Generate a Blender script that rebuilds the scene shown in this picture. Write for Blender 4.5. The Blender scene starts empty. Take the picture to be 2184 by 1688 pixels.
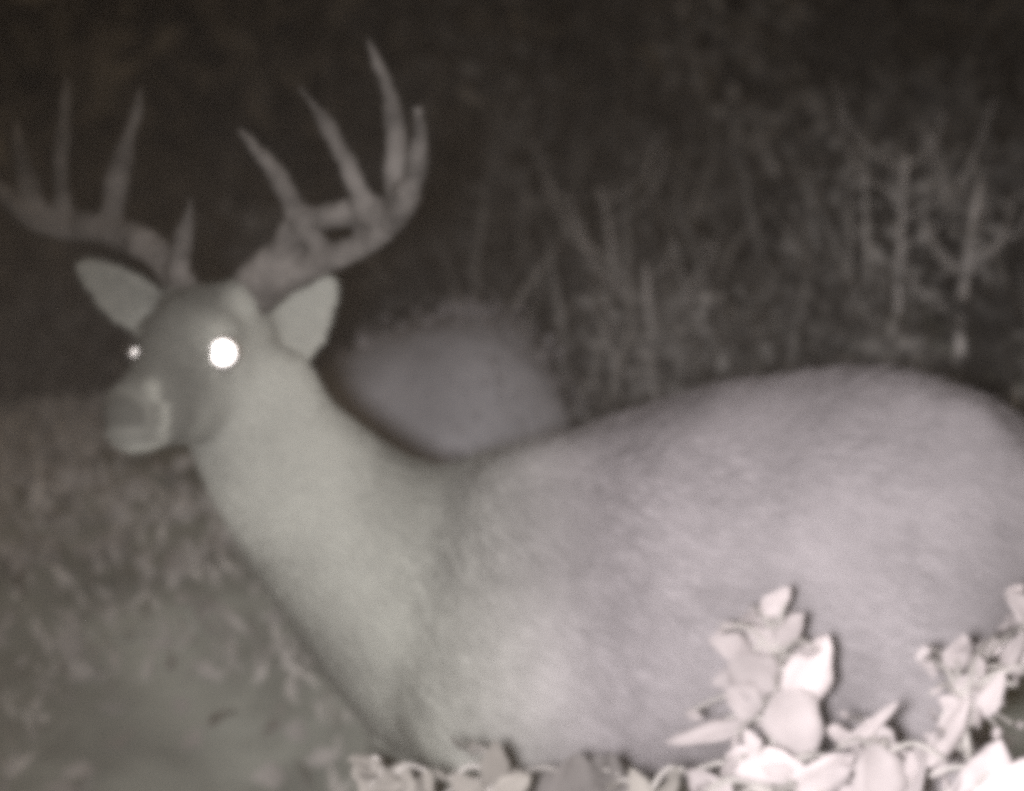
import bpy, bmesh, math, random
import numpy as np
from mathutils import Vector, Matrix, noise as mnoise

random.seed(7)
rng = np.random.default_rng(7)
sc = bpy.context.scene
col = sc.collection

# ------------------------------------------------------------------ camera
FPX, W0, H0, CAMZ = 7200.0, 2184.0, 1688.0, 1.02      # a narrow view, level, about chest height
cam_d = bpy.data.cameras.new('camera')
cam = bpy.data.objects.new('camera', cam_d); col.objects.link(cam)
cam.location = (0, 0, CAMZ)
cam.rotation_euler = (math.radians(90), 0, 0)
cam_d.sensor_width = 36.0
cam_d.lens = 36.0 * FPX / W0
cam_d.clip_start, cam_d.clip_end = 0.05, 500
cam_d.dof.use_dof = True
cam_d.dof.focus_distance = 2.48
cam_d.dof.aperture_fstop = 6.5
sc.camera = cam

# ------------------------------------------------------------------ night sky
wd = bpy.data.worlds.new('World'); sc.world = wd; wd.use_nodes = True
nt = wd.node_tree
bgn = nt.nodes['Background']
sky = nt.nodes.new('ShaderNodeTexSky'); sky.sky_type = 'NISHITA'; sky.sun_disc = False
sky.sun_elevation = math.radians(0.9); sky.sun_rotation = math.radians(160)
bw = nt.nodes.new('ShaderNodeRGBToBW')                 # the camera sees in monochrome
tint = nt.nodes.new('ShaderNodeMix'); tint.data_type = 'RGBA'; tint.blend_type = 'MULTIPLY'
tint.inputs['Factor'].default_value = 1
nt.links.new(sky.outputs[0], bw.inputs[0]); nt.links.new(bw.outputs[0], tint.inputs['A'])
tint.inputs['B'].default_value = (1.0, 0.74, 0.48, 1)
nt.links.new(tint.outputs['Result'], bgn.inputs['Color'])
bgn.inputs['Strength'].default_value = 0.15

# ------------------------------------------------------------------ the trail camera's own flash (left of and under the lens)
fl = bpy.data.lights.new('trail_camera_flash', 'SPOT')
flash = bpy.data.objects.new('trail_camera_flash', fl); col.objects.link(flash)
FLASH = Vector((-0.085, -0.02, CAMZ - 0.02))
flash.location = FLASH
aim = Vector(((1760 - 1092) / FPX * 3.4, 3.4, CAMZ - (1560 - 844) / FPX * 3.4))
flash.rotation_euler = (aim - FLASH).to_track_quat('-Z', 'Y').to_euler()
fl.energy = 680
fl.color = (1.0, 0.945, 0.955)
fl.spot_size = math.radians(36.5)
fl.spot_blend = 1.0
fl.shadow_soft_size = 0.045

# ------------------------------------------------------------------ picture
sc.view_settings.view_transform = 'Standard'
sc.view_settings.look = 'None'
sc.view_settings.exposure = 0.0
sc.view_settings.gamma = 1.0
sc.view_settings.use_curve_mapping = False
sc.cycles.pixel_filter_type = 'GAUSSIAN'
sc.cycles.filter_width = 10.0                            # the soft lens of a small camera
sc.cycles.max_bounces = 4
sc.cycles.use_denoising = False                       # leave the sensor-like grain
sc.cycles.sample_clamp_indirect = 1.0
sc.cycles.sample_clamp_direct = 8.0

# ------------------------------------------------------------------ helpers
def P(px, py, Y):
    """World point that stands Y metres away in direction (px, py) of the 2184 x 1688 picture."""
    return Vector(((px - W0 / 2) / FPX * Y, Y, CAMZ - (py - H0 / 2) / FPX * Y))

def tag(o, label=None, cat=None, group=None, kind=None):
    if label: o['label'] = label
    if cat: o['category'] = cat
    if group: o['group'] = group
    if kind: o['kind'] = kind
    return o

def mesh_obj(name, verts, faces, mat, parent=None, smooth=True):
    me = bpy.data.meshes.new(name)
    me.from_pydata([tuple(v) for v in verts], [], faces)
    me.update()
    if smooth: me.polygons.foreach_set('use_smooth', [True] * len(me.polygons))
    me.materials.append(mat)
    o = bpy.data.objects.new(name, me); col.objects.link(o)
    if parent: o.parent = parent
    return o

def np_mesh(name, co, tris, mat, parent=None, colors=None, smooth=False, quads=False):
    k = 4 if quads else 3
    me = bpy.data.meshes.new(name)
    me.vertices.add(len(co)); me.vertices.foreach_set('co', np.asarray(co, np.float32).ravel())
    n = len(tris)
    me.loops.add(n * k); me.loops.foreach_set('vertex_index', np.asarray(tris, np.int32).ravel())
    me.polygons.add(n)
    me.polygons.foreach_set('loop_start', np.arange(0, n * k, k, dtype=np.int32))
    me.polygons.foreach_set('loop_total', np.full(n, k, np.int32))
    if smooth: me.polygons.foreach_set('use_smooth', np.ones(n, bool))
    me.update(calc_edges=True); me.validate()
    if colors is not None:
        at = me.attributes.new('coat', 'FLOAT_COLOR', 'POINT')
        at.data.foreach_set('color', np.asarray(colors, np.float32).ravel())
    me.materials.append(mat)
    o = bpy.data.objects.new(name, me); col.objects.link(o)
    if parent: o.parent = parent
    return o

def empty(name, loc):
    o = bpy.data.objects.new(name, None); col.objects.link(o)
    o.location = loc; o.empty_display_size = .05
    bpy.context.view_layer.update()
    return o

def put_under(child, root):
    """Parent a mesh modelled in world space to a root that stands elsewhere."""
    child.parent = root
    child.matrix_parent_inverse = root.matrix_world.inverted()

def catmull(rows, n):
    a = np.array(rows, float)
    p = np.vstack([2 * a[0] - a[1], a, 2 * a[-1] - a[-2]])
    out = []
    for i in range(1, len(p) - 2):
        for j in range(n):
            t = j / n
            out.append(.5 * ((2 * p[i]) + (-p[i - 1] + p[i + 1]) * t + (2 * p[i - 1] - 5 * p[i] + 4 * p[i + 1] - p[i + 2]) * t * t
                             + (-p[i - 1] + 3 * p[i] - 3 * p[i + 1] + p[i + 2]) * t ** 3))
    out.append(a[-1])
    return np.array(out)

def loft(rows, up=(0, 0, 1), seg=20, sub=5, base=0):
    """rows: (x, y, z, ru, rw) -> closed tube with elliptical sections."""
    r = catmull(rows, sub) if len(rows) > 2 else np.array(rows, float)
    c = r[:, :3]; ru = np.maximum(r[:, 3], .001); rw = np.maximum(r[:, 4], .001)
    tan = np.gradient(c, axis=0); tan /= np.linalg.norm(tan, axis=1)[:, None]
    upv = np.array(up, float)
    side = np.cross(tan, upv); side /= np.linalg.norm(side, axis=1)[:, None] + 1e-9
    un = np.cross(side, tan)
    th = np.linspace(0, 2 * math.pi, seg, endpoint=False)
    v = (c[:, None] + un[:, None] * (ru[:, None] * np.cos(th))[..., None] + side[:, None] * (rw[:, None] * np.sin(th))[..., None]).reshape(-1, 3)
    f = []
    n = len(c)
    for i in range(n - 1):
        for j in range(seg):
            f.append((base + i * seg + j, base + i * seg + (j + 1) % seg, base + (i + 1) * seg + (j + 1) % seg, base + (i + 1) * seg + j))
    f.append(tuple(base + j for j in range(seg))[::-1])
    f.append(tuple(base + (n - 1) * seg + j for j in range(seg)))
    return [Vector(x) for x in v], f

def ellipsoid(c, ax, r, base=0, nu=16, nv=12):
    v, f = [], []
    A, B, C = [Vector(a).normalized() for a in ax]
    for i in range(nv + 1):
        ph = math.pi * (i + .001) / (nv + .002)
        for j in range(nu):
            th = 2 * math.pi * j / nu
            v.append(Vector(c) + A * (r[0] * math.sin(ph) * math.cos(th)) + B * (r[1] * math.sin(ph) * math.sin(th)) + C * (r[2] * math.cos(ph)))
    for i in range(nv):
        for j in range(nu):
            f.append((base + i * nu + j, base + i * nu + (j + 1) % nu, base + (i + 1) * nu + (j + 1) % nu, base + (i + 1) * nu + j))
    f.append(tuple(base + j for j in range(nu))[::-1]); f.append(tuple(base + nv * nu + j for j in range(nu)))
    return v, f

class Union:
    """Collects closed shells and melts them into one continuous skin."""
    def __init__(s): s.v, s.f = [], []
    def add(s, vf):
        v, f = vf; b = len(s.v)
        s.v += v; s.f += [tuple(i + b for i in q) for q in f]
    def melt(s, name, voxel, smooth, factor=.5):
        me = bpy.data.meshes.new(name); me.from_pydata([tuple(x) for x in s.v], [], s.f)
        bm = bmesh.new(); bm.from_mesh(me); bmesh.ops.recalc_face_normals(bm, faces=bm.faces); bm.to_mesh(me); bm.free()
        o = bpy.data.objects.new(name, me); col.objects.link(o)
        m = o.modifiers.new('r', 'REMESH'); m.mode = 'VOXEL'; m.voxel_size = voxel
        m = o.modifiers.new('s', 'SMOOTH'); m.iterations = smooth; m.factor = factor
        dg = bpy.context.evaluated_depsgraph_get(); dg.update()
        out = bpy.data.meshes.new_from_object(o.evaluated_get(dg))
        bpy.data.objects.remove(o); out.name = name
        out.polygons.foreach_set('use_smooth', [True] * len(out.polygons))
        r = bpy.data.objects.new(name, out); col.objects.link(r)
        return r

def smoothstep(a, b, x):
    t = np.clip((np.asarray(x, float) - a) / (b - a), 0, 1)
    return t * t * (3 - 2 * t)

# smooth value noise on numpy arrays
_tab = rng.random((64, 64, 64)).astype(np.float32)
def vnoise(p):
    p = np.asarray(p, float); i = np.floor(p).astype(int); f = p - i; f = f * f * (3 - 2 * f)
    r = 0
    for dx in (0, 1):
        for dy in (0, 1):
            for dz in (0, 1):
                w = (f[..., 0] if dx else 1 - f[..., 0]) * (f[..., 1] if dy else 1 - f[..., 1]) * (f[..., 2] if dz else 1 - f[..., 2])
                r = r + w * _tab[(i[..., 0] + dx) % 64, (i[..., 1] + dy) % 64, (i[..., 2] + dz) % 64]
    return r

# ------------------------------------------------------------------ materials (greys: the camera sees infrared)
def material(name, base, rough=.9, scale=8, contrast=.25, attr=None, bump=0, bump_scale=60, trans=0, spec=.2, metal=0, per_object=0):
    m = bpy.data.materials.new(name); m.use_nodes = True
    t = m.node_tree; b = t.nodes['Principled BSDF']
    b.inputs['Roughness'].default_value = rough
    b.inputs['Specular IOR Level'].default_value = spec
    b.inputs['Metallic'].default_value = metal
    tc = t.nodes.new('ShaderNodeTexCoord')
    no = t.nodes.new('ShaderNodeTexNoise'); no.inputs['Scale'].default_value = scale; no.inputs['Detail'].default_value = 5
    t.links.new(tc.outputs['Object'], no.inputs['Vector'])
    mr = t.nodes.new('ShaderNodeMapRange')
    mr.inputs['From Min'].default_value = .3; mr.inputs['From Max'].default_value = .7
    mr.inputs['To Min'].default_value = 1 - contrast; mr.inputs['To Max'].default_value = 1 + contrast
    t.links.new(no.outputs['Fac'], mr.inputs['Value'])
    src = mr.outputs['Result']
    if per_object:
        oi = t.nodes.new('ShaderNodeObjectInfo'); m2 = t.nodes.new('ShaderNodeMapRange')
        m2.inputs['To Min'].default_value = 1 - per_object; m2.inputs['To Max'].default_value = 1
        t.links.new(oi.outputs['Random'], m2.inputs['Value'])
        mm = t.nodes.new('ShaderNodeMath'); mm.operation = 'MULTIPLY'
        t.links.new(src, mm.inputs[0]); t.links.new(m2.outputs['Result'], mm.inputs[1]); src = mm.outputs[0]
    mx = t.nodes.new('ShaderNodeMix'); mx.data_type = 'RGBA'; mx.blend_type = 'MULTIPLY'; mx.inputs['Factor'].default_value = 1
    if attr:
        a = t.nodes.new('ShaderNodeAttribute'); a.attribute_name = attr
        t.links.new(a.outputs['Color'], mx.inputs['A'])
    else:
        mx.inputs['A'].default_value = (*base, 1)
    t.links.new(src, mx.inputs['B'])
    t.links.new(mx.outputs['Result'], b.inputs['Base Color'])
    if bump:
        bn = t.nodes.new('ShaderNodeTexNoise'); bn.inputs['Scale'].default_value = bump_scale; bn.inputs['Detail'].default_value = 6
        t.links.new(tc.outputs['Object'], bn.inputs['Vector'])
        bp = t.nodes.new('ShaderNodeBump'); bp.inputs['Strength'].default_value = bump; bp.inputs['Distance'].default_value = .01
        t.links.new(bn.outputs['Fac'], bp.inputs['Height']); t.links.new(bp.outputs['Normal'], b.inputs['Normal'])
    if trans:
        tr = t.nodes.new('ShaderNodeBsdfTranslucent'); t.links.new(mx.outputs['Result'], tr.inputs['Color'])
        ms = t.nodes.new('ShaderNodeMixShader'); ms.inputs[0].default_value = trans
        t.links.new(b.outputs[0], ms.inputs[1]); t.links.new(tr.outputs[0], ms.inputs[2])
        t.links.new(ms.outputs[0], t.nodes['Material Output'].inputs['Surface'])
    return m

M = {}
M['ground'] = material('soil', (.305, .325, .29), scale=5.0, contrast=.4, bump=.6, bump_scale=25)
M['litter'] = material('leaf_litter', (.5, .48, .46), attr='coat', scale=4, contrast=.2, spec=.1)
M['grass'] = material('grass', (.5, .5, .48), attr='coat', scale=3, contrast=.25, trans=.2, spec=.1)
M['brush'] = material('brush', (.4, .4, .38), attr='coat', scale=2.2, contrast=.45, trans=.2, spec=.1)
M['coat'] = material('deer_coat', (.3, .3, .3), attr='coat', scale=9, contrast=.14, bump=.3, bump_scale=90, spec=.1)
M['fur'] = material('deer_fur', (.3, .3, .3), attr='coat', trans=.22, scale=7, contrast=.22, spec=.15, rough=.8)
M['antler'] = material('antler', (.14, .133, .125), rough=.75, scale=30, contrast=.5, bump=.5, bump_scale=70, spec=.2)
M['eye'] = material('eye', (.03, .03, .03), rough=.15, contrast=.05, spec=.5)
M['pupil'] = material('eye_shine', (.95, .93, .9), rough=.42, contrast=.02, metal=1)
M['hoof'] = material('hoof', (.04, .04, .04), rough=.5, scale=30)
M['mound'] = material('mound_earth', (.265, .268, .285), scale=7, contrast=.22, bump=.6, bump_scale=40, spec=.05)
M['leaf'] = material('green_leaf', (.70, .645, .65), per_object=.32, scale=16, contrast=.2, bump=.35, bump_scale=45, trans=.22, spec=.25, rough=.6)
M['stem'] = material('stem', (.5, .48, .46), scale=30, contrast=.3, trans=0)
M['dry'] = material('dry_stalk', (.40, .385, .37), scale=22, contrast=.3)

# ------------------------------------------------------------------ the ground, one sheet
def G(x, y):
    x = np.asarray(x, float); y = np.asarray(y, float)
    xs = np.clip(x, -6, 6)
    tilt = .11 * xs * smoothstep(1.0, 3.0, y) * (1 - .6 * smoothstep(3.9, 5.5, y))
    top = .99 + .16 * smoothstep(-.1, .8, xs)
    bank = top * (smoothstep(3.55, 5.3, y) * .8 + smoothstep(4.4, 6.4, y) * .2)  # bank made steep and close so the ground faces the flash
    far = .05 * np.clip(y - 6.0, 0, 60)
    p = np.stack([x * 1.7, y * 1.7, np.zeros_like(x)], -1)
    bumps = (vnoise(p + 11) - .5) * .08 + (vnoise(p * 3.1 + 5) - .5) * .06 + (vnoise(p * 8 + 31) - .5) * .02
    return tilt + bank + far + bumps
def gz(x, y): return float(G(np.array(x), np.array(y)))

def axis_vals(dense, lo, hi, step, reach):
    a = list(np.arange(lo, hi, step)); s = step
    x = a[-1]
    while x < reach: s *= 1.25; x += s; a.append(x)
    s = step; x = lo; pre = []
    while x > -reach: s *= 1.25; x -= s; pre.append(x)
    return np.array(pre[::-1] + a)
gx = axis_vals(1, -2.4, 2.4, .035, 140); gy = axis_vals(1, 1.0, 9.0, .035, 140)
X, Y = np.meshgrid(gx, gy)
Z = G(X, Y)
nx = len(gx); ny = len(gy)
idx = np.arange(nx * ny).reshape(ny, nx)
q = np.stack([idx[:-1, :-1], idx[:-1, 1:], idx[1:, 1:], idx[1:, :-1]], -1).reshape(-1, 4)
ground = np_mesh('ground', np.stack([X, Y, Z], -1).reshape(-1, 3), q, M['ground'], quads=True, smooth=True)
tag(ground, 'pale bare earth behind the buck, banked up to catch the flash', kind='structure')

# ------------------------------------------------------------------ scatter of flat leaves or blades (one stuff object each)
def blades(name, pts, dirs, length, width, shade, mat, parent=None, curl=.3, seed=1):
    """pts, dirs (n,3); each blade is two triangles: a kite bent at the middle."""
    r = np.random.default_rng(seed); n = len(pts)
    d = dirs / (np.linalg.norm(dirs, axis=1)[:, None] + 1e-9)
    s = np.cross(d, r.normal(size=(n, 3))); s /= np.linalg.norm(s, axis=1)[:, None] + 1e-9
    nrm = np.cross(s, d)
    L = np.asarray(length)[:, None]; Wd = np.asarray(width)[:, None]
    mid = pts + d * L * .5 + nrm * L * curl * .25
    tip = pts + d * L - nrm * L * curl * .25
    co = np.stack([pts, mid + s * Wd * .5, tip, mid - s * Wd * .5], 1).reshape(-1, 3)
    b = np.arange(n)[:, None] * 4
    tri = np.concatenate([b + [0, 1, 3], b + [1, 2, 3]], 1).reshape(-1, 3)
    c = np.repeat(shade, 4, axis=0)
    return np_mesh(name, co, tri, mat, parent, colors=np.concatenate([c, np.ones((len(c), 1))], 1))

WARM = np.array([.99, .965, .92])
# fallen leaves on the ground
n = 8000
lx = rng.uniform(-2.2, 2.2, n); ly = rng.uniform(2.0, 8.6, n)
lz = G(lx, ly) + rng.uniform(.003, .02, n)
dirs = rng.normal(size=(n, 3)) * [1, 1, .45]
sh = (.30 + .12 * rng.random(n))[:, None] * WARM
o = blades('leaf_litter', np.stack([lx, ly, lz], 1), dirs, rng.uniform(.03, .075, n), rng.uniform(.02, .045, n), sh, M['litter'], curl=.5, seed=2)
tag(o, 'fallen dry leaves scattered over the pale slope', 'leaf litter', kind='stuff')
# thin short grass
n = 60000
lx = rng.uniform(-2.2, 2.2, n); ly = rng.uniform(2.4, 8.8, n)
keep = vnoise(np.stack([lx * 2.2, ly * 2.2, np.full(n, 3.3)], -1)) > .47 + .3 * smoothstep(-.1, .3, lx) * smoothstep(4.6, 5.2, ly)
lx, ly = lx[keep], ly[keep]; n = len(lx)
lz = G(lx, ly) - .005
dirs = np.stack([rng.normal(0, .9, n), rng.normal(0, .6, n), np.ones(n)], 1)
sh = (.34 + .3 * rng.random(n))[:, None] * WARM
o = blades('grass', np.stack([lx, ly, lz], 1), dirs, rng.uniform(.02, .07, n), rng.uniform(.006, .014, n), sh, M['grass'], curl=.5, seed=3)
tag(o, 'thin short grass growing on the pale slope', 'grass', kind='stuff')

# ------------------------------------------------------------------ the dark undergrowth behind (reads as one mass)
pts, dr, ln, wdth, shd = [], [], [], [], []
def clump(cx, cy, rad, hgt, nleaf, size, tone):
    z0 = gz(cx, cy)
    a = rng.uniform(0, 2 * math.pi, nleaf); r = rad * np.sqrt(rng.random(nleaf)); h = hgt * rng.random(nleaf) ** .8
    w = 1 - .6 * (h / hgt)
    p = np.stack([cx + r * w * np.cos(a), cy + r * w * np.sin(a), z0 + h], 1)
    ok = vnoise(p * 9 + cx * 3) > .42
    p = p[ok]; m = len(p)
    pts.append(p); dr.append(rng.normal(size=(m, 3)) * [1, .8, .8] + [0, 0, .3])
    ln.append(size * rng.uniform(.5, 1.4, m)); wdth.append(size * rng.uniform(.2, .6, m))
    shd.append((tone * rng.uniform(.55, 1.25, m))[:, None] * WARM)
    k = max(3, nleaf // 90)                                  # stems of the clump
    a = rng.uniform(0, 2 * math.pi, k); r = rad * .5 * np.sqrt(rng.random(k))
    pts.append(np.stack([cx + r * np.cos(a), cy + r * np.sin(a), np.full(k, z0 - .02)], 1))
    dr.append(np.stack([.25 * np.cos(a), .25 * np.sin(a), np.ones(k)], 1))
    ln.append(hgt * rng.uniform(.8, 1.15, k)); wdth.append(np.full(k, .012)); shd.append(np.full((k, 3), tone) * WARM)
for i in range(100):                                          # right of the mound, on the bank
    cx = rng.uniform(-.3, 1.6); cy = rng.uniform(5.0, 7.0)
    if cx < .16: cy = max(cy, 5.9)
    clump(cx, cy, rng.uniform(.10, .26), rng.uniform(.08, .32) * (.35 + .65 * min(1, (cy - 4.8) / 1.0)), 420, .034, rng.choice([.05, .07, .09, .13, .26]))
for i in range(34):                                          # on the crest at the left
    cx = rng.uniform(-1.7, -.25); cy = rng.uniform(5.9, 7.4)
    clump(cx, cy, rng.uniform(.15, .3), rng.uniform(.12, .4), 420, .04, rng.uniform(.12, .26))
nb = 420                                                     # loose crossing twigs and stems
tx_ = rng.uniform(-.1, 1.7, nb); ty_ = rng.uniform(5.2, 7.2, nb)
pts.append(np.stack([tx_, ty_, G(tx_, ty_) - .02], 1)); dr.append(np.stack([rng.normal(0, .4, nb), rng.normal(0, .3, nb), np.ones(nb)], 1))
ln.append(rng.uniform(.15, .5, nb)); wdth.append(rng.uniform(.004, .010, nb)); shd.append(rng.uniform(.08, .4, nb)[:, None] * WARM)
for i in range(90):                                          # farther back, all along
    cx = rng.uniform(-3.6, 3.8); cy = rng.uniform(7.4, 10.5)
    clump(cx, cy, rng.uniform(.3, .6), rng.uniform(.4, 1.1) * (1 if cx > -.3 else .6), 620, .06, rng.uniform(.08, .18) * (1 if cx > -.3 else 1.5))  # leaf tone raised on the left to offset the weaker flash there
for i in range(170):                                          # the wood's dark edge
    cx = rng.uniform(-6, 6); cy = rng.uniform(12, 16)
    clump(cx, cy, rng.uniform(.6, 1.1), rng.uniform(2.0, 4.2), 700, .2, rng.uniform(.15, .3))
for i in range(120):
    clump(rng.uniform(-11, 11), rng.uniform(18, 26), rng.uniform(1.2, 2.0), rng.uniform(5, 9), 800, .45, rng.uniform(.15, .3))
o = blades('undergrowth', np.vstack(pts), np.vstack(dr), np.concatenate(ln), np.concatenate(wdth), np.vstack(shd), M['brush'], curl=.4, seed=4)
tag(o, 'tangled dim undergrowth behind the buck fading into the night', 'undergrowth', kind='stuff')

# ------------------------------------------------------------------ the rounded mound behind the neck
my = 5.35
mc = P(965, 860, my)
gm = gz(mc.x, my)
mv, mf = [], []
top = P(960, 682, my).z
nu, nv = 48, 24
for i in range(nv + 1):
    ph = math.pi * .62 * i / nv
    for j in range(nu):
        th = 2 * math.pi * j / nu
        d = Vector((math.sin(ph) * math.cos(th), math.sin(ph) * math.sin(th), math.cos(ph)))
        k = 1 + .05 * mnoise.noise(d * 1.6 + Vector((4, 1, 0))) + .02 * mnoise.noise(d * 7)
        skew = Vector((.03 * d.z * d.z - .15 * max(0, -d.x) * (1 - .5 * d.z), 0, 0))
        if ph > math.pi / 2:                                  # the foot spreads into the slope
            e = (ph - math.pi / 2) / (math.pi * .12)
            d = Vector((math.cos(th) * (1 + .35 * e), math.sin(th) * (1 + .35 * e), -1.0 * e))
        mv.append(Vector((mc.x, my, top - .24)) + Vector((d.x * .20, d.y * .24, d.z * .24)) * k + skew)
for i in range(nv):
    for j in range(nu): mf.append((i * nu + j, (i + 1) * nu + j, (i + 1) * nu + (j + 1) % nu, i * nu + (j + 1) % nu))
mound = mesh_obj('mound', [v - Vector((mc.x, my, gm)) for v in mv], mf, M['mound'])
mound.location = (mc.x, my, gm)
nm = 1500
pk = np.random.default_rng(12).integers(0, len(mv), nm); mpt = np.array([tuple(mv[i]) for i in pk]) + np.random.default_rng(13).normal(0, .012, (nm, 3))
mdir = mpt - np.array([mc.x, my, top - .3]); mdir /= np.linalg.norm(mdir, axis=1)[:, None]
mdir = mdir * .7 + np.random.default_rng(14).normal(0, .5, (nm, 3))
mo = blades('grass', mpt, mdir, np.random.default_rng(15).uniform(.008, .022, nm), np.random.default_rng(16).uniform(.004, .009, nm), (np.random.default_rng(17).uniform(.2, .32, nm))[:, None] * np.array([1, .97, 1.0]), M['grass'], curl=.5, seed=18)
mo['kind'] = 'stuff'; bpy.context.view_layer.update(); put_under(mo, mound)
tag(mound, "rounded grey mound on the slope right behind the buck's neck", 'mound')

# ------------------------------------------------------------------ the buck
YB = 3.6
E = P(402, 752, 3.38)                                        # between the eyes
yaw = math.radians(21); pit = math.radians(8)
F = Vector((-math.sin(yaw) * math.cos(pit), -math.cos(yaw) * math.cos(pit), -math.sin(pit)))
L = Vector((math.cos(yaw), -math.sin(yaw), 0))
U = F.cross(L).normalized()
if U.z < 0: U = -U
def H(s, a, b): return E + F * s + L * a + U * b

root = empty('white_tailed_deer', (P(1300, 0, YB).x, YB, gz(P(1300, 0, YB).x, YB)))
tag(root, 'antlered buck standing sideways with its head turned to the camera and eyes shining', 'deer')

B = Union(); T = Union()
def rows_px(rows): return [(*P(px, py, yy), a, b) for px, py, yy, a, b in rows]
# trunk and neck, melted softly first
T.add(loft(rows_px([(900, 1390, 3.6, .06, .05), (935, 1370, 3.6, .125, .095), (1000, 1342, 3.6, .168, .125), (1090, 1325, 3.6, .181, .148), (1240, 1305, 3.59, .185, .162),
    (1460, 1258, 3.57, .195, .178), (1700, 1190, 3.55, .195, .176), (1860, 1130, 3.53, .171, .162), (2000, 1128, 3.52, .148, .142),
    (2130, 1158, 3.51, .122, .11), (2225, 1180, 3.51, .075, .065)]), seg=28))
T.add(loft(rows_px([(1180, 1345, 3.60, .12, .10), (1080, 1335, 3.60, .155, .13), (985, 1312, 3.60, .158, .128), (865, 1240, 3.585, .134, .115), (734, 1136, 3.55, .104, .098), (622, 1014, 3.50, .086, .084),
    (548, 906, 3.46, .073, .077), (530, 825, 3.445, .074, .070), (515, 760, 3.45, .05, .05)]), up=(.72, 0, .69), seg=24))
T.add(ellipsoid(P(1090, 1300, YB - .085), ((.35, 0, .94), (.94, 0, -.35), (0, 1, 0)), (.19, .115, .082)))
T.add(ellipsoid(P(1950, 1195, 3.53 - .08), ((.3, 0, .95), (.95, 0, -.3), (0, 1, 0)), (.18, .115, .075)))
for dy_, dx_ in ((-.09, 0), (.085, -.09)):
    y_ = 3.53 + dy_
    T.add(loft([(*P(1960, 1070, y_), .05, .09), (*P(1950, 1150, y_), .075, .118), (*P(1920, 1290, y_), .075, .105), (*P(1885, 1440, y_), .062, .082), (*P(1930, 1540, y_), .05, .056)], up=(0, 1, 0), seg=16))
tk = T.melt('trunk', .009, 36)
B.add(([v.co.copy() for v in tk.data.vertices], [tuple(p.vertices) for p in tk.data.polygons]))
bpy.data.objects.remove(tk)
# head
hrows = [(-.135, -.012, .03, .026), (-.115, -.008, .052, .044), (-.08, -.008, .068, .056), (-.035, -.014, .077, .056), (0, -.019, .075, .050),
         (.035, -.029, .062, .041), (.065, -.037, .049, .035), (.098, -.043, .040, .031), (.122, -.046, .036, .0295), (.143, -.048, .029, .026), (.156, -.049, .015, .015)]
B.add(loft([(*H(s, 0, b), hh, hw) for s, b, hh, hw in hrows], up=tuple(U), seg=22))
B.add(ellipsoid(H(-.075, .012, -.062), (F, L, U), (.062, .052, .055)))   # throat under the jaw
for sg in (1, -1):                                            # brow ridges and cheeks
    B.add(ellipsoid(H(-.004, sg * .039, .020), (F, L, U), (.032, .016, .016)))
    B.add(ellipsoid(H(-.045, sg * .040, -.035), (F, L, U), (.05, .024, .04)))
    B.add(ellipsoid(H(.136, sg * .016, -.038), (F, L, U), (.018, .013, .012)))
    B.add(ellipsoid(H(-.050, sg * .030, .036), (F, L, U), (.032, .024, .030)))   # pedicles
# ears: cupped leaves
def ear(base, tip, side, width, face):
    v, f = [], []; nt_, ns = 14, 9
    ax = tip - base; ln_ = ax.length
    side = (side - ax * (side.dot(ax) / ax.length_squared)).normalized(); nr = ax.cross(side).normalized()
    if nr.dot(face) < 0: nr = -nr
    for lay in (0, 1):
        for i in range(nt_):
            t = i / (nt_ - 1)
            w = width * 1.75 * (t + .10) ** .5 * (1 - t * .985) ** .72 + .001
            for j in range(ns):
                s = -1 + 2 * j / (ns - 1)
                cup = -.55 * w * (1 - s * s) * (1 - .45 * t)
                v.append(base + ax * t + side * (s * w) + nr * (cup - lay * .013) + nr * (.02 * t * t))
    def at(l, i, j): return l * nt_ * ns + i * ns + j
    for i in range(nt_ - 1):
        for j in range(ns - 1):
            f.append((at(0, i, j), at(0, i, j + 1), at(0, i + 1, j + 1), at(0, i + 1, j)))
            f.append((at(1, i, j), at(1, i + 1, j), at(1, i + 1, j + 1), at(1, i, j + 1)))
    for i in range(nt_ - 1):
        f.append((at(0, i, 0), at(0, i + 1, 0), at(1, i + 1, 0), at(1, i, 0)))
        f.append((at(0, i, ns - 1), at(1, i, ns - 1), at(1, i + 1, ns - 1), at(0, i + 1, ns - 1)))
    for j in range(ns - 1):
        f.append((at(0, 0, j), at(1, 0, j), at(1, 0, j + 1), at(0, 0, j + 1)))
        f.append((at(0, nt_ - 1, j), at(0, nt_ - 1, j + 1), at(1, nt_ - 1, j + 1), at(1, nt_ - 1, j)))
    return v, f
toC = Vector((0, -1, 0))
far_base, far_tip = P(350, 700, 3.455), P(166, 556, 3.46)
near_base, near_tip = P(580, 748, 3.44), P(696, 598, 3.53)
B.add(ear(far_base, far_tip, Vector((.6, 0, -.8)), .031, toC + Vector((-.1, 0, 0))))
B.add(ear(near_base, near_tip, Vector((.68, .25, -.73)), .046, toC + Vector((.5, 0, -.1))))
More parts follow.
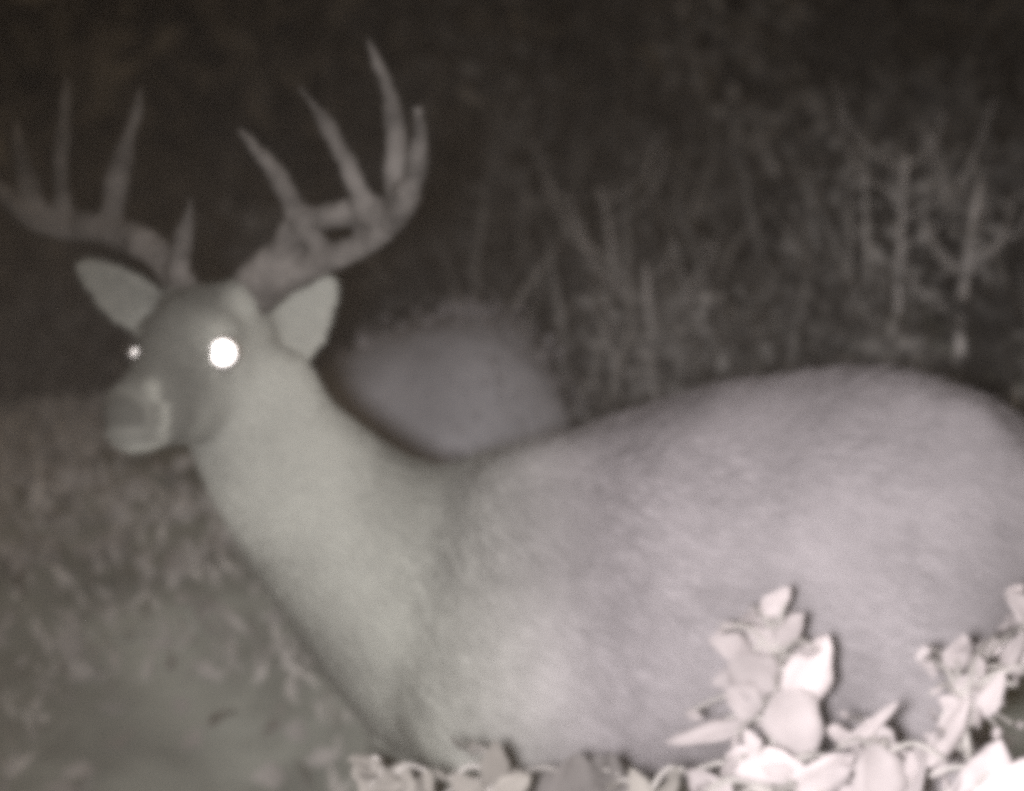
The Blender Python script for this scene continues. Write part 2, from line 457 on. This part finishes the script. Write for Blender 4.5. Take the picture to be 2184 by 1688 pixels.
# legs
def leg(rows): B.add(loft(rows, up=(0, 1, 0), seg=14))
def wx(px): return (px - 1092) / FPX * YB
def wz(py): return CAMZ - (py - 844) / FPX * YB
hoofs = []
for k, (dy, dx) in enumerate(((-.085, 0), (.085, -.07))):
    y = YB + dy
    g = gz(wx(1010) + dx, y)
    x0 = wx(1010) + dx
    leg([(wx(1090) + dx * .3, y, wz(1300), .045, .09), (wx(1040) + dx * .5, y, wz(1440), .055, .085), (x0 + .01, y, wz(1560), .05, .062), (x0 + .012, y, wz(1680), .036, .042),
         (x0 - .005, y, g + .36, .026, .029), (x0 - .008, y, g + .30, .025, .027), (x0, y, g + .2, .017, .018), (x0 + .002, y, g + .1, .018, .020), (x0 - .015, y, g + .055, .018, .02), (x0 - .03, y, g + .02, .018, .022)])
    hoofs.append((x0 - .035, y, g))
for k, (dy, dx) in enumerate(((-.09, 0), (.085, -.09))):
    y = 3.53 + dy
    xk = wx(2040) + dx
    g = gz(xk, y)
    leg([(wx(1900) + dx * .6, y, wz(1360), .045, .065), (wx(1885) + dx * .8, y, wz(1440), .058, .076), (wx(1930) + dx, y, wz(1590), .042, .055),
         (xk + .03, y, g + .47, .027, .034), (xk + .05, y, g + .41, .024, .032), (xk + .035, y, g + .30, .017, .021), (xk + .02, y, g + .12, .018, .021), (xk, y, g + .06, .018, .02), (xk - .015, y, g + .02, .018, .022)])
    hoofs.append((xk - .02, y, g))
# shoulder, haunch, tail
B.add(loft(rows_px([(2150, 1010, 3.52, .02, .03), (2215, 1050, 3.52, .022, .035), (2240, 1130, 3.52, .02, .038), (2240, 1250, 3.52, .016, .03), (2235, 1330, 3.52, .006, .01)]), up=(1, 0, 0), seg=12))
body = B.melt('body', .0055, 14)
put_under(body, root)
bm_ = body.data
nV = len(bm_.vertices)
co = np.empty(nV * 3, np.float32); bm_.vertices.foreach_get('co', co); co = co.reshape(-1, 3).astype(float)
Nn = np.empty(nV * 3, np.float32); bm_.vertices.foreach_get('normal', Nn); Nn = Nn.reshape(-1, 3).astype(float)

def blob(p, c, r, soft=.5):
    d = np.linalg.norm(p - np.array(c), axis=1)
    return 1 - smoothstep(r * soft, r, d)
def coat(p):
    """Coat tone in the infrared picture at points p: markings, with light on neck and far ear painted in."""
    q_ = p - np.array(E); s = q_ @ np.array(F); a = q_ @ np.array(L); b = q_ @ np.array(U)
    v = np.full(len(p), .40)
    v += .06 * (vnoise(p * 5) - .5) + .05 * (vnoise(p * 16) - .5)
    def mix(v, w, t): return v * (1 - w) + t * w
    v = mix(v, .75 * blob(p, P(1090, 1080, 3.47), .19, .1), .30)                    # greyer shoulder
    neckw = blob(p, P(720, 1250, 3.5), .26, .2); v = mix(v, .5 * neckw, .37)  # neck tone lowered to offset how brightly the flash meets it
    v = mix(v, blob(p, P(500, 1010, 3.42), .10, .1), .43)
    v = mix(v, (1 - smoothstep(.60, .70, p[:, 2])) * (p[:, 0] > -.1) * .6, .62)   # belly
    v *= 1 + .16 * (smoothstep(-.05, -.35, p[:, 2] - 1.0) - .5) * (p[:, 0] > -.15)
    hm = (s > -.13) & (np.abs(a) < .075) & (np.abs(b) < .12) & (np.linalg.norm(q_, axis=1) < .24)
    hw = smoothstep(-.13, -.05, s) * (1 - smoothstep(.07, .085, np.abs(a))) * smoothstep(-.15, -.07, b - .25 * s) * (1 - smoothstep(.18, .26, np.linalg.norm(q_, axis=1)))
    mid = 1 - smoothstep(.014, .048, a + .25 * np.maximum(s, 0))  # covers the midline and the whole far half of the face
    v = mix(v, hw * mid * .85, .20)
    v = mix(v, hw * smoothstep(.03, .055, s) * (1 - smoothstep(.085, .105, s)) * smoothstep(-.06, -.03, b) * .6, .20)
    v = mix(v, hw * smoothstep(.0, .045, b + .25 * s) * mid * .7, .19)                   # dark crown and bridge
    v = mix(v, hw * (1 - smoothstep(-.075, -.05, b)) * smoothstep(-.06, .0, s) * .8, .40)
    v = mix(v, hm * smoothstep(.045, .075, s) * .85, .19)                         # brown-grey snout   # pale jaw
    v = mix(v, hm * smoothstep(.108, .118, s) * (1 - smoothstep(.134, .142, s)) * smoothstep(.008, .018, np.abs(a)) * smoothstep(.40, .55, vnoise(p * 60)), .46)   # band behind the nose
    v = mix(v, hm * smoothstep(.09, .105, s) * (1 - smoothstep(-.074, -.062, b)), .52)    # chin
    v = mix(v, hm * smoothstep(.143, .149, s) * smoothstep(-.056, -.048, b), .11)       # nose pad
    for sg in (1, -1):
        v = mix(v, .55 * blob(p, H(.002, sg * .046, .0), .042, .6), .42)
    for eb, et in ((far_base, far_tip), (near_base, near_tip)):
        ax = np.array(et - eb); t = ((p - np.array(eb)) @ ax) / (ax @ ax)
        d = np.linalg.norm(p - np.array(eb) - np.clip(t, 0, 1)[:, None] * ax, axis=1)
        v = mix(v, smoothstep(.15, .4, t) * (t < 1.1) * (1 - smoothstep(.045, .06, d)), .28 if eb is far_base else .37)  # far ear's dimness is painted into its tone
    nk = (1 - smoothstep(-.12, .12, p[:, 0]))[:, None]  # pinkish body, greenish neck: a colour cast painted into the coat
    return np.clip(v, .015, .8)[:, None] * (np.array([1.0, .95, .985]) * (1 - nk) + np.array([.97, 1.0, .91]) * nk)
cv = coat(co)
at_ = bm_.attributes.new('coat', 'FLOAT_COLOR', 'POINT')
at_.data.foreach_set('color', np.concatenate([cv, np.ones((nV, 1))], 1).astype(np.float32).ravel())
bm_.materials.append(M['coat'])

# fur: short hairs lying back along the body
bm_.calc_loop_triangles()
nT = len(bm_.loop_triangles)
tri = np.empty(nT * 3, np.int32); bm_.loop_triangles.foreach_get('vertices', tri); tri = tri.reshape(-1, 3)
ar = np.linalg.norm(np.cross(co[tri[:, 1]] - co[tri[:, 0]], co[tri[:, 2]] - co[tri[:, 0]]), axis=1)
cen = co[tri].mean(1)
headd = 1 + 1.6 * (1 - smoothstep(.14, .36, np.linalg.norm(cen - np.array(E), axis=1)))
wgt = ar * headd * np.where(cen[:, 2] < .55, .25, 1.0)
nH = 230000
pick = rng.choice(nT, nH, p=wgt / wgt.sum())
u1 = np.sqrt(rng.random(nH)); u2 = rng.random(nH)
bc = np.stack([1 - u1, u1 * (1 - u2), u1 * u2], 1)
hp = (co[tri[pick]] * bc[..., None]).sum(1); hn = (Nn[tri[pick]] * bc[..., None]).sum(1)
hn /= np.linalg.norm(hn, axis=1)[:, None] + 1e-9
qe = hp - np.array(E); dE = np.linalg.norm(qe, axis=1)
comb = np.tile(np.array([1.0, 0, -.28]), (nH, 1))
w = (1 - smoothstep(.16, .30, dE))[:, None]
neckd = np.array([.62, .12, -.77])
wn = (1 - smoothstep(.30, .62, dE))[:, None]
comb = comb * (1 - wn) + neckd * wn
comb = comb * (1 - w) + (-np.array(F) * .9 + np.array([0, 0, -.15])) * w
lo = (1 - smoothstep(.45, .65, hp[:, 2]))[:, None]
comb = comb * (1 - lo) + np.array([0, 0, -1.0]) * lo
comb += rng.normal(0, .22, (nH, 3)) + .5 * (np.stack([vnoise(hp * 14 + k * 9) for k in range(3)], 1) - .5)
comb -= hn * (comb * hn).sum(1)[:, None]
comb /= np.linalg.norm(comb, axis=1)[:, None] + 1e-9
earm = np.zeros(nH, bool)
for eb, et in ((far_base, far_tip), (near_base, near_tip)):
    ax_ = np.array(et - eb); t_ = np.clip(((hp - np.array(eb)) @ ax_) / (ax_ @ ax_), 0, 1.2)
    earm |= np.linalg.norm(hp - np.array(eb) - t_[:, None] * ax_, axis=1) < .065
hl = np.where(earm, .007, (.010 + .016 * smoothstep(.13, .42, dE))) * rng.uniform(.6, 1.3, nH) * (1 - .5 * lo[:, 0])
d1 = comb * .9 + hn * rng.uniform(.16, .42, nH)[:, None]
d1 /= np.linalg.norm(d1, axis=1)[:, None]
sd = np.cross(hn, d1) + rng.normal(0, .25, (nH, 3)); sd /= np.linalg.norm(sd, axis=1)[:, None] + 1e-9
hw_ = rng.uniform(.0008, .0016, nH)[:, None]
fco = np.stack([hp - sd * hw_ * .5 - hn * .001, hp + sd * hw_ * .5 - hn * .001, hp + d1 * hl[:, None]], 1).reshape(-1, 3)
fcv = coat(hp) * rng.uniform(.82, 1.18, nH)[:, None]
keep = np.ones(nH, bool)
for sg in (1, -1): keep &= np.linalg.norm(hp - np.array(H(.002, sg * .046, .0)), axis=1) > .020
keep &= fcv[:, 0] > .06
keep &= ~(((hp - np.array(E)) @ np.array(F) > .143) & ((hp - np.array(E)) @ np.array(U) > -.056))
keep3 = np.repeat(keep, 3)
fco = fco[keep3]; fcv = np.repeat(fcv[keep], 3, axis=0)
nk = int(keep.sum())
fur = np_mesh('fur', fco, np.arange(nk * 3).reshape(-1, 3), M['fur'], colors=np.concatenate([fcv, np.ones((len(fcv), 1))], 1), smooth=False)
fur['kind'] = 'stuff'
put_under(fur, root)

# eyes: dark ball with the shining tapetum seen through the wide pupil
def eyeball(sg, r_shine, ctr, push):
    v, f = ellipsoid((0, 0, 0), (F, L, U), (.016, .016, .016))
    o = mesh_obj('eye', [x + ctr for x in v], f, M['eye']); put_under(o, root)
    half = ((FLASH - ctr).normalized() + (Vector((0, 0, CAMZ)) - ctr).normalized()).normalized()
    tx = half.cross(Vector((0, 0, 1))).normalized(); ty = tx.cross(half).normalized()
    c = ctr + half * push
    pv = [c + half * .0015]; pf = []
    for ring, (rr, dz) in enumerate(((.6, .0012), (1.0, 0), (1.0, -.004))):
        for j in range(28):
            th = 2 * math.pi * j / 28
            pv.append(c + tx * (math.cos(th) * r_shine * rr) + ty * (math.sin(th) * r_shine * rr * .98) + half * (dz * .4 if ring < 2 else dz))
    for j in range(28):
        k = (j + 1) % 28
        pf.append((0, 1 + j, 1 + k)); pf.append((1 + j, 29 + j, 29 + k, 1 + k)); pf.append((29 + j, 57 + j, 57 + k, 29 + k))
    po = mesh_obj('pupil', pv, pf, M['pupil']); po.parent = o
    return o
eyeball(1, .0182, H(.004, .0400, .0), .0215)
eyeball(-1, .0078, H(.030, -.0420, .003), .017)

# antlers: a beam with its tines, melted into one piece each
def antler(beam, tines):
    A = Union()
    def tube(rows):
        A.add(loft([(*P(px, py, yy), r * .9, r * .9) for px, py, yy, r in rows], up=(.1, 1, .05), seg=12, sub=6))
    tube(beam)
    for t in tines: tube(t)
    o = A.melt('antler', .0036, 4)
    k_ = len(o.data.vertices); c_ = np.empty(k_ * 3, np.float32); n_ = np.empty(k_ * 3, np.float32)
    o.data.vertices.foreach_get('co', c_); o.data.vertices.foreach_get('normal', n_)
    c_ = c_.reshape(-1, 3); n_ = n_.reshape(-1, 3)
    c_ = c_ + n_ * ((vnoise(c_ * 45) - .5) * .006 + (vnoise(c_ * 130) - .5) * .003)[:, None]   # burrs and grooves
    o.data.vertices.foreach_set('co', c_.astype(np.float32).ravel())
    o.data.materials.append(M['antler']); put_under(o, root)
    return o
near = antler(
    [(505, 655, 3.425, .024), (555, 612, 3.42, .028), (625, 580, 3.41, .0225), (700, 552, 3.39, .016), (790, 512, 3.36, .0155), (850, 450, 3.32, .0155), (882, 380, 3.28, .014), (894, 300, 3.24, .0105), (890, 228, 3.21, .004)],
    [[(520, 625, 3.42, .022), (572, 570, 3.41, .022), (612, 515, 3.40, .018), (632, 465, 3.385, .0135), (600, 390, 3.36, .0115), (555, 325, 3.34, .009), (508, 275, 3.32, .003)],
     [(700, 535, 3.39, .010), (640, 478, 3.38, .015), (700, 462, 3.37, .0155), (780, 450, 3.35, .017), (835, 452, 3.33, .014)],
     [(790, 470, 3.345, .015), (765, 410, 3.34, .0125), (730, 330, 3.33, .0110), (685, 250, 3.32, .0085), (636, 182, 3.31, .003)],
     [(852, 440, 3.32, .014), (842, 380, 3.315, .0130), (845, 300, 3.31, .0115), (832, 210, 3.30, .0095), (806, 140, 3.29, .0075), (782, 78, 3.28, .003)]])
near['label'] = 'tall antler on the right with three long tines and a webbed beam'
far = antler(
    [(415, 655, 3.43, .019), (385, 610, 3.435, .019), (350, 560, 3.45, .018), (290, 512, 3.48, .019), (205, 488, 3.51, .019), (120, 482, 3.53, .017), (55, 456, 3.52, .0135), (8, 408, 3.50, .010), (-20, 360, 3.48, .003)],
    [[(385, 610, 3.43, .017), (382, 560, 3.42, .0135), (395, 495, 3.40, .0100), (408, 425, 3.385, .003)],
     [(240, 495, 3.50, .016), (240, 440, 3.50, .0145), (258, 350, 3.49, .0115), (285, 260, 3.48, .0085), (302, 180, 3.47, .003)],
     [(140, 485, 3.525, .015), (133, 430, 3.525, .0115), (130, 340, 3.52, .0105), (138, 240, 3.51, .0085), (146, 142, 3.50, .003)],
     [(90, 470, 3.525, .012), (66, 400, 3.52, .0125), (45, 330, 3.515, .0105), (32, 245, 3.51, .004)]])
far['label'] = 'dim antler on the left with upright tines'
# hooves
for (x, y, g) in hoofs:
    v, f = loft([(x + .006, y, g + .045, .020, .022), (x, y, g + .03, .026, .025), (x - .008, y, g + .012, .033, .027), (x - .012, y, g, .036, .027)], up=(1, 0, 0), seg=12, sub=3)
    o = mesh_obj('hoof', v, f, M['hoof']); put_under(o, root)

# ------------------------------------------------------------------ leafy plants in front
def leaf_mesh(length, width, droop, fold, seed, nl=9, nw=5):
    """A leaf along +X with a folded midrib, wavy rim and a thickness of half a millimetre."""
    r = random.Random(seed); v = []; f = []; ex = r.uniform(.62, .95); bend = r.uniform(-.16, .16) * length; tw = r.uniform(-.5, .5)
    for lay in (0, 1):
        for i in range(nl):
            t = i / (nl - 1)
            w = width * .5 * (math.sin(math.pi * (t ** ex)) ** .72 if 0 < t < 1 else 0) * (1 + .10 * math.sin(t * 13 + seed * 1.7)) + .0006
            for j in range(nw):
                s = -1 + 2 * j / (nw - 1)
                wav = .05 * width * math.sin(t * 9 + seed) * abs(s)
                v.append((t * length, s * w + bend * t * t, fold * abs(s) * w - droop * length * t * t + wav + tw * s * w * t - lay * .0006))
    at = lambda l, i, j: l * nl * nw + i * nw + j
    for i in range(nl - 1):
        for j in range(nw - 1):
            f.append((at(0, i, j), at(0, i + 1, j), at(0, i + 1, j + 1), at(0, i, j + 1)))
            f.append((at(1, i, j), at(1, i, j + 1), at(1, i + 1, j + 1), at(1, i + 1, j)))
        f.append((at(0, i, 0), at(1, i, 0), at(1, i + 1, 0), at(0, i + 1, 0)))
        f.append((at(0, i, nw - 1), at(0, i + 1, nw - 1), at(1, i + 1, nw - 1), at(1, i, nw - 1)))
    return v, f

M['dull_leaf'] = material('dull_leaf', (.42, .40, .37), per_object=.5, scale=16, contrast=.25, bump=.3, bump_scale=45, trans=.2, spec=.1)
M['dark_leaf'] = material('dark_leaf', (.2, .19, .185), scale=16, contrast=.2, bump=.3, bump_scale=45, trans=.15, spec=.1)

def plant(name, foot, crown, leaves, label, cat='plant', mat='leaf', stem_r=.005, group=None):
    """leaves: (px0, py0, px1, py1, Y, width in picture px, tilt) from leaf base to leaf tip."""
    base = Vector((foot[0], foot[1], gz(*foot) - .01))
    rt = empty(name, base); tag(rt, label, cat, group)
    mid = base.lerp(crown, .55) + Vector((random.uniform(-.03, .03), random.uniform(-.03, .03), 0))
    v, f = loft([(*base, stem_r * 1.3, stem_r * 1.3), (*mid, stem_r, stem_r), (*crown, stem_r * .7, stem_r * .7)], up=(0, 1, .1), seg=8, sub=6)
    put_under(mesh_obj('stem', v, f, M['stem']), rt)
    extra = []
    for (x0, y0, x1, y1, yy, wd_, tilt) in leaves:              # smaller leaves tucked in behind the big ones
        if wd_ < 45: continue
        for e in range(4):
            cx, cy = (x0 + x1) / 2 + random.uniform(-70, 70), (y0 + y1) / 2 + random.uniform(-50, 80)
            an = random.uniform(0, 6.28); le = min(95, wd_) * random.uniform(.4, .95)
            extra.append((cx, cy, cx + le * math.cos(an), cy - le * .8 * math.sin(an), yy + random.uniform(-.03, .12), le * random.uniform(.35, .6), random.uniform(-.9, .9)))
    for k, (x0, y0, x1, y1, yy, wd_, tilt) in enumerate(list(leaves) + extra):
        a, b = P(x0, y0, yy), P(x1, y1, yy + random.uniform(-.02, .01))
        # a thin stalk from the stem to the leaf
        sp = mid.lerp(crown, min(1, max(0, .2 + .8 * (a.z - mid.z) / max(.05, crown.z - mid.z))))
        sv, sf = loft([(*sp, stem_r * .5, stem_r * .5), (*(sp.lerp(a, .5) + Vector((0, 0, .012))), stem_r * .4, stem_r * .4), (*a, stem_r * .35, stem_r * .35)], up=(.1, 1, .1), seg=6, sub=4)
        ax = (b - a); ln_ = ax.length; ax.normalize()
        vv, ff = leaf_mesh(ln_, wd_ / FPX * yy, .08, .25, k * 3 + int(x0))
        side = Vector((0, 0, 1)).cross(ax) if abs(ax.z) < .9 else Vector((1, 0, 0))
        nrm = (Vector((0, -1, 0)) - ax * ax.dot(Vector((0, -1, 0)))).normalized()
        nrm = (Matrix.Rotation(tilt, 3, ax) @ nrm)
        sd_ = nrm.cross(ax).normalized()
        R = Matrix((ax, sd_, nrm)).transposed()
        lo_ = mesh_obj('leaf', [a + R @ Vector(p) for p in vv], ff, M[mat]); put_under(lo_, rt)
        st = mesh_obj('leaf_stalk', sv, sf, M['stem']); put_under(st, lo_)
    return rt

plant('leafy_weed', (.245, 3.12), P(1655, 1400, 3.10), [
    (1690, 1500, 1765, 1355, 3.06, 105, .1), (1625, 1310, 1690, 1262, 3.11, 50, .3), (1660, 1375, 1715, 1315, 3.09, 48, -.3),
    (1660, 1470, 1560, 1400, 3.05, 105, -.2), (1600, 1400, 1520, 1352, 3.08, 58, .3), (1660, 1400, 1590, 1345, 3.10, 62, .2),
    (1655, 1475, 1740, 1620, 3.02, 125, -.1), (1625, 1510, 1545, 1480, 3.05, 80, .25), (1600, 1540, 1430, 1600, 3.06, 46, .6)],
    'pale broad-leaved weed overlapping the belly, right of bottom centre', group=None)
plant('leafy_weed', (.20, 2.95), P(1640, 1660, 2.93), [
    (1545, 1615, 1735, 1640, 2.90, 82, .35), (1700, 1690, 1830, 1625, 2.88, 95, .2), (1560, 1720, 1470, 1640, 2.92, 70, -.4)],
    'low weed with one long level leaf at the bottom edge', group=None)
plant('leafy_weed', (.34, 2.9), P(1880, 1610, 2.86), [
    (1880, 1720, 1870, 1585, 2.84, 120, .1), (1780, 1600, 1930, 1520, 2.90, 34, .5), (1930, 1720, 1965, 1580, 2.86, 60, -.5), (1900, 1600, 1850, 1530, 2.9, 46, .2)],
    'weed with an upright pale leaf and a thin slanting blade, by the long level leaf')
plant('leafy_weed', (.46, 2.95), P(2050, 1500, 2.93), [
    (2030, 1430, 2055, 1355, 2.96, 62, .2), (2040, 1500, 2085, 1440, 2.94, 56, -.2), (1960, 1640, 2090, 1500, 2.88, 70, .35), (2060, 1530, 2010, 1480, 2.9, 50, .3),
    (2085, 1530, 2150, 1440, 2.92, 52, -.3), (2140, 1420, 2190, 1350, 2.96, 46, .4)],
    'slender weed with small pale leaves near the right edge')
plant('leafy_weed', (.40, 2.42), P(2140, 1690, 2.40), [
    (2070, 1770, 2160, 1590, 2.38, 130, .1), (2110, 1780, 2240, 1600, 2.33, 150, -.1), (2020, 1760, 2070, 1640, 2.42, 80, .5), (2150, 1800, 2200, 1660, 2.36, 120, .2)],
    'glaring white broad leaves filling the bottom right corner', stem_r=.004)
plant('leafy_weed', (.52, 3.05), P(2200, 1330, 3.04), [
    (2215, 1330, 2150, 1262, 3.03, 62, .2), (2210, 1410, 2160, 1390, 3.03, 44, -.3)],
    'single pale leaf poking in at the right edge level with the flank')
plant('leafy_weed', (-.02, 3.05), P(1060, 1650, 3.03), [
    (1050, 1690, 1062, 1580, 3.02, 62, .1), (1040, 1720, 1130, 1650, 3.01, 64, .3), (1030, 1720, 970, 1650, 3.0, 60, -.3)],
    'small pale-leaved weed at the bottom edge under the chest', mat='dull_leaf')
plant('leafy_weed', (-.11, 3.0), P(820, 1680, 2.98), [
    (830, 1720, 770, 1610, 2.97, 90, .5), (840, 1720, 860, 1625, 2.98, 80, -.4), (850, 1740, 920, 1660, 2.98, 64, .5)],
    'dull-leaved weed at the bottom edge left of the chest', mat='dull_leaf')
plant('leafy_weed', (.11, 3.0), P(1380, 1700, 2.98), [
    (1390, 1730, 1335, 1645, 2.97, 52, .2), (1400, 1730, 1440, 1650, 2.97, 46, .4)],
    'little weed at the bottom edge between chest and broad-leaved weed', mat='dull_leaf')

# ------------------------------------------------------------------ pale dry stalks on the bank at the right
def stalk(px, top_py, Y_, lean, rad, nleaf, label, seed):
    r_np = np.random.default_rng(seed)
    x = P(px, 0, Y_).x; z0 = gz(x, Y_) - .02
    rt = empty('dry_stalk', (x, Y_, z0)); tag(rt, label, 'stalk')
    tp = P(px + lean, top_py, Y_)
    hgt = tp.z - z0
    rows = [(x, Y_, z0, rad * .55, rad * .55), (x + (tp.x - x) * .25, Y_ + .02, z0 + hgt * .4, rad * .5, rad * .5), (x + (tp.x - x) * .6, Y_, z0 + hgt * .75, rad * .4, rad * .4), (tp.x, Y_ - .01, tp.z, rad * .2, rad * .2)]
    v, f = loft(rows, up=(0, 1, .1), seg=8, sub=6)
    put_under(mesh_obj('stem', v, f, M['dry']), rt)
    for k in range(6):                                       # side twigs
        tq = r_np.uniform(.3, .95); c0 = Vector((x + (tp.x - x) * tq * tq, Y_, z0 + hgt * tq))
        sgn = 1 if k % 2 else -1; ll = r_np.uniform(.06, .2)
        c1 = c0 + Vector((sgn * ll * .5, r_np.uniform(-.03, .03), ll * .35)); c2 = c0 + Vector((sgn * ll * .75, r_np.uniform(-.04, .04), ll))
        tv, tf = loft([(*c0, rad * .17, rad * .17), (*c1, rad * .13, rad * .13), (*c2, rad * .07, rad * .07)], up=(.1, 1, .1), seg=6, sub=4)
        put_under(mesh_obj('twig', tv, tf, M['dry']), rt)
    m = nleaf * 15
    cl = r_np.uniform(.3, 1.0, nleaf); co_ = r_np.normal(0, .055, (nleaf, 2)); ci = r_np.integers(0, nleaf, m)
    t = np.clip(cl[ci] + r_np.normal(0, .035, m), .2, 1)
    c = np.stack([x + (tp.x - x) * t * t, np.full(m, Y_), z0 + hgt * t], 1) + np.stack([co_[ci, 0], co_[ci, 1], np.zeros(m)], 1) * r_np.uniform(.2, 1, (m, 1)) + r_np.normal(0, .014, (m, 3))
    d = r_np.normal(size=(m, 3)) * [1, .7, .6] + [0, -.1, .5]
    L_ = r_np.uniform(.015, .05, m) * (1.25 - .6 * t)
    tone = (.30 * r_np.uniform(.6, 1.2, m))[:, None] * WARM
    put_under(blades('foliage', c, d, L_, L_ * r_np.uniform(.2, .5, m), tone, M['grass'], curl=.6, seed=seed), rt)
stalk(1915, 330, 5.5, 15, .010, 7, 'tall thin pale stalk rising above the rump', 21)
stalk(2045, 390, 5.4, 45, .017, 6, 'brightest thick stalk leaning right near the right edge', 22)
stalk(2120, 360, 5.7, -30, .009, 7, 'thin stalk leaning left at the right edge', 23)
stalk(1400, 560, 5.5, -25, .010, 6, 'short pale stalk above the middle of the back', 24)
stalk(1340, 400, 6.0, -60, .007, 8, 'bent twiggy stalk behind the mound, right of the antlers', 26)

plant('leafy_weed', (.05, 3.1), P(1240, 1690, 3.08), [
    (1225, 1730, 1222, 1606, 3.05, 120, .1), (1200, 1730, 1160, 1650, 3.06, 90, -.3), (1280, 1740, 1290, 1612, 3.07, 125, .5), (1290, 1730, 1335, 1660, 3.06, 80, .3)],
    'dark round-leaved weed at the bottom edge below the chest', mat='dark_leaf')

# ------------------------------------------------------------------ an added thin volume that veils the scene like glare and lifts shadows
xs_ = [float(gx.min()), float(gx.max())]; ys_ = [float(gy.min()), float(gy.max())]
bm = bmesh.new(); bmesh.ops.create_cube(bm, size=1)
hm_ = bpy.data.meshes.new('glare_veil'); bm.to_mesh(hm_); bm.free()
glare_veil = bpy.data.objects.new('glare_veil', hm_); col.objects.link(glare_veil)
zlo, zhi = float(Z.min()) - 1.0, 16.0
glare_veil.scale = (xs_[1] - xs_[0] + 6, ys_[1] - ys_[0] + 6, zhi - zlo)
glare_veil.location = ((xs_[0] + xs_[1]) / 2, (ys_[0] + ys_[1]) / 2, (zlo + zhi) / 2)
hmat = bpy.data.materials.new('glare_veil'); hmat.use_nodes = True
ht = hmat.node_tree; ht.nodes.remove(ht.nodes['Principled BSDF'])
hv = ht.nodes.new('ShaderNodeVolumePrincipled')
hv.inputs['Density'].default_value = .0021; hv.inputs['Color'].default_value = (.95, .82, .68, 1)
ht.links.new(hv.outputs[0], ht.nodes['Material Output'].inputs['Volume'])
hm_.materials.append(hmat)
tag(glare_veil, 'added thin pale veil over the slope, standing in for glare', 'mist', kind='stuff')
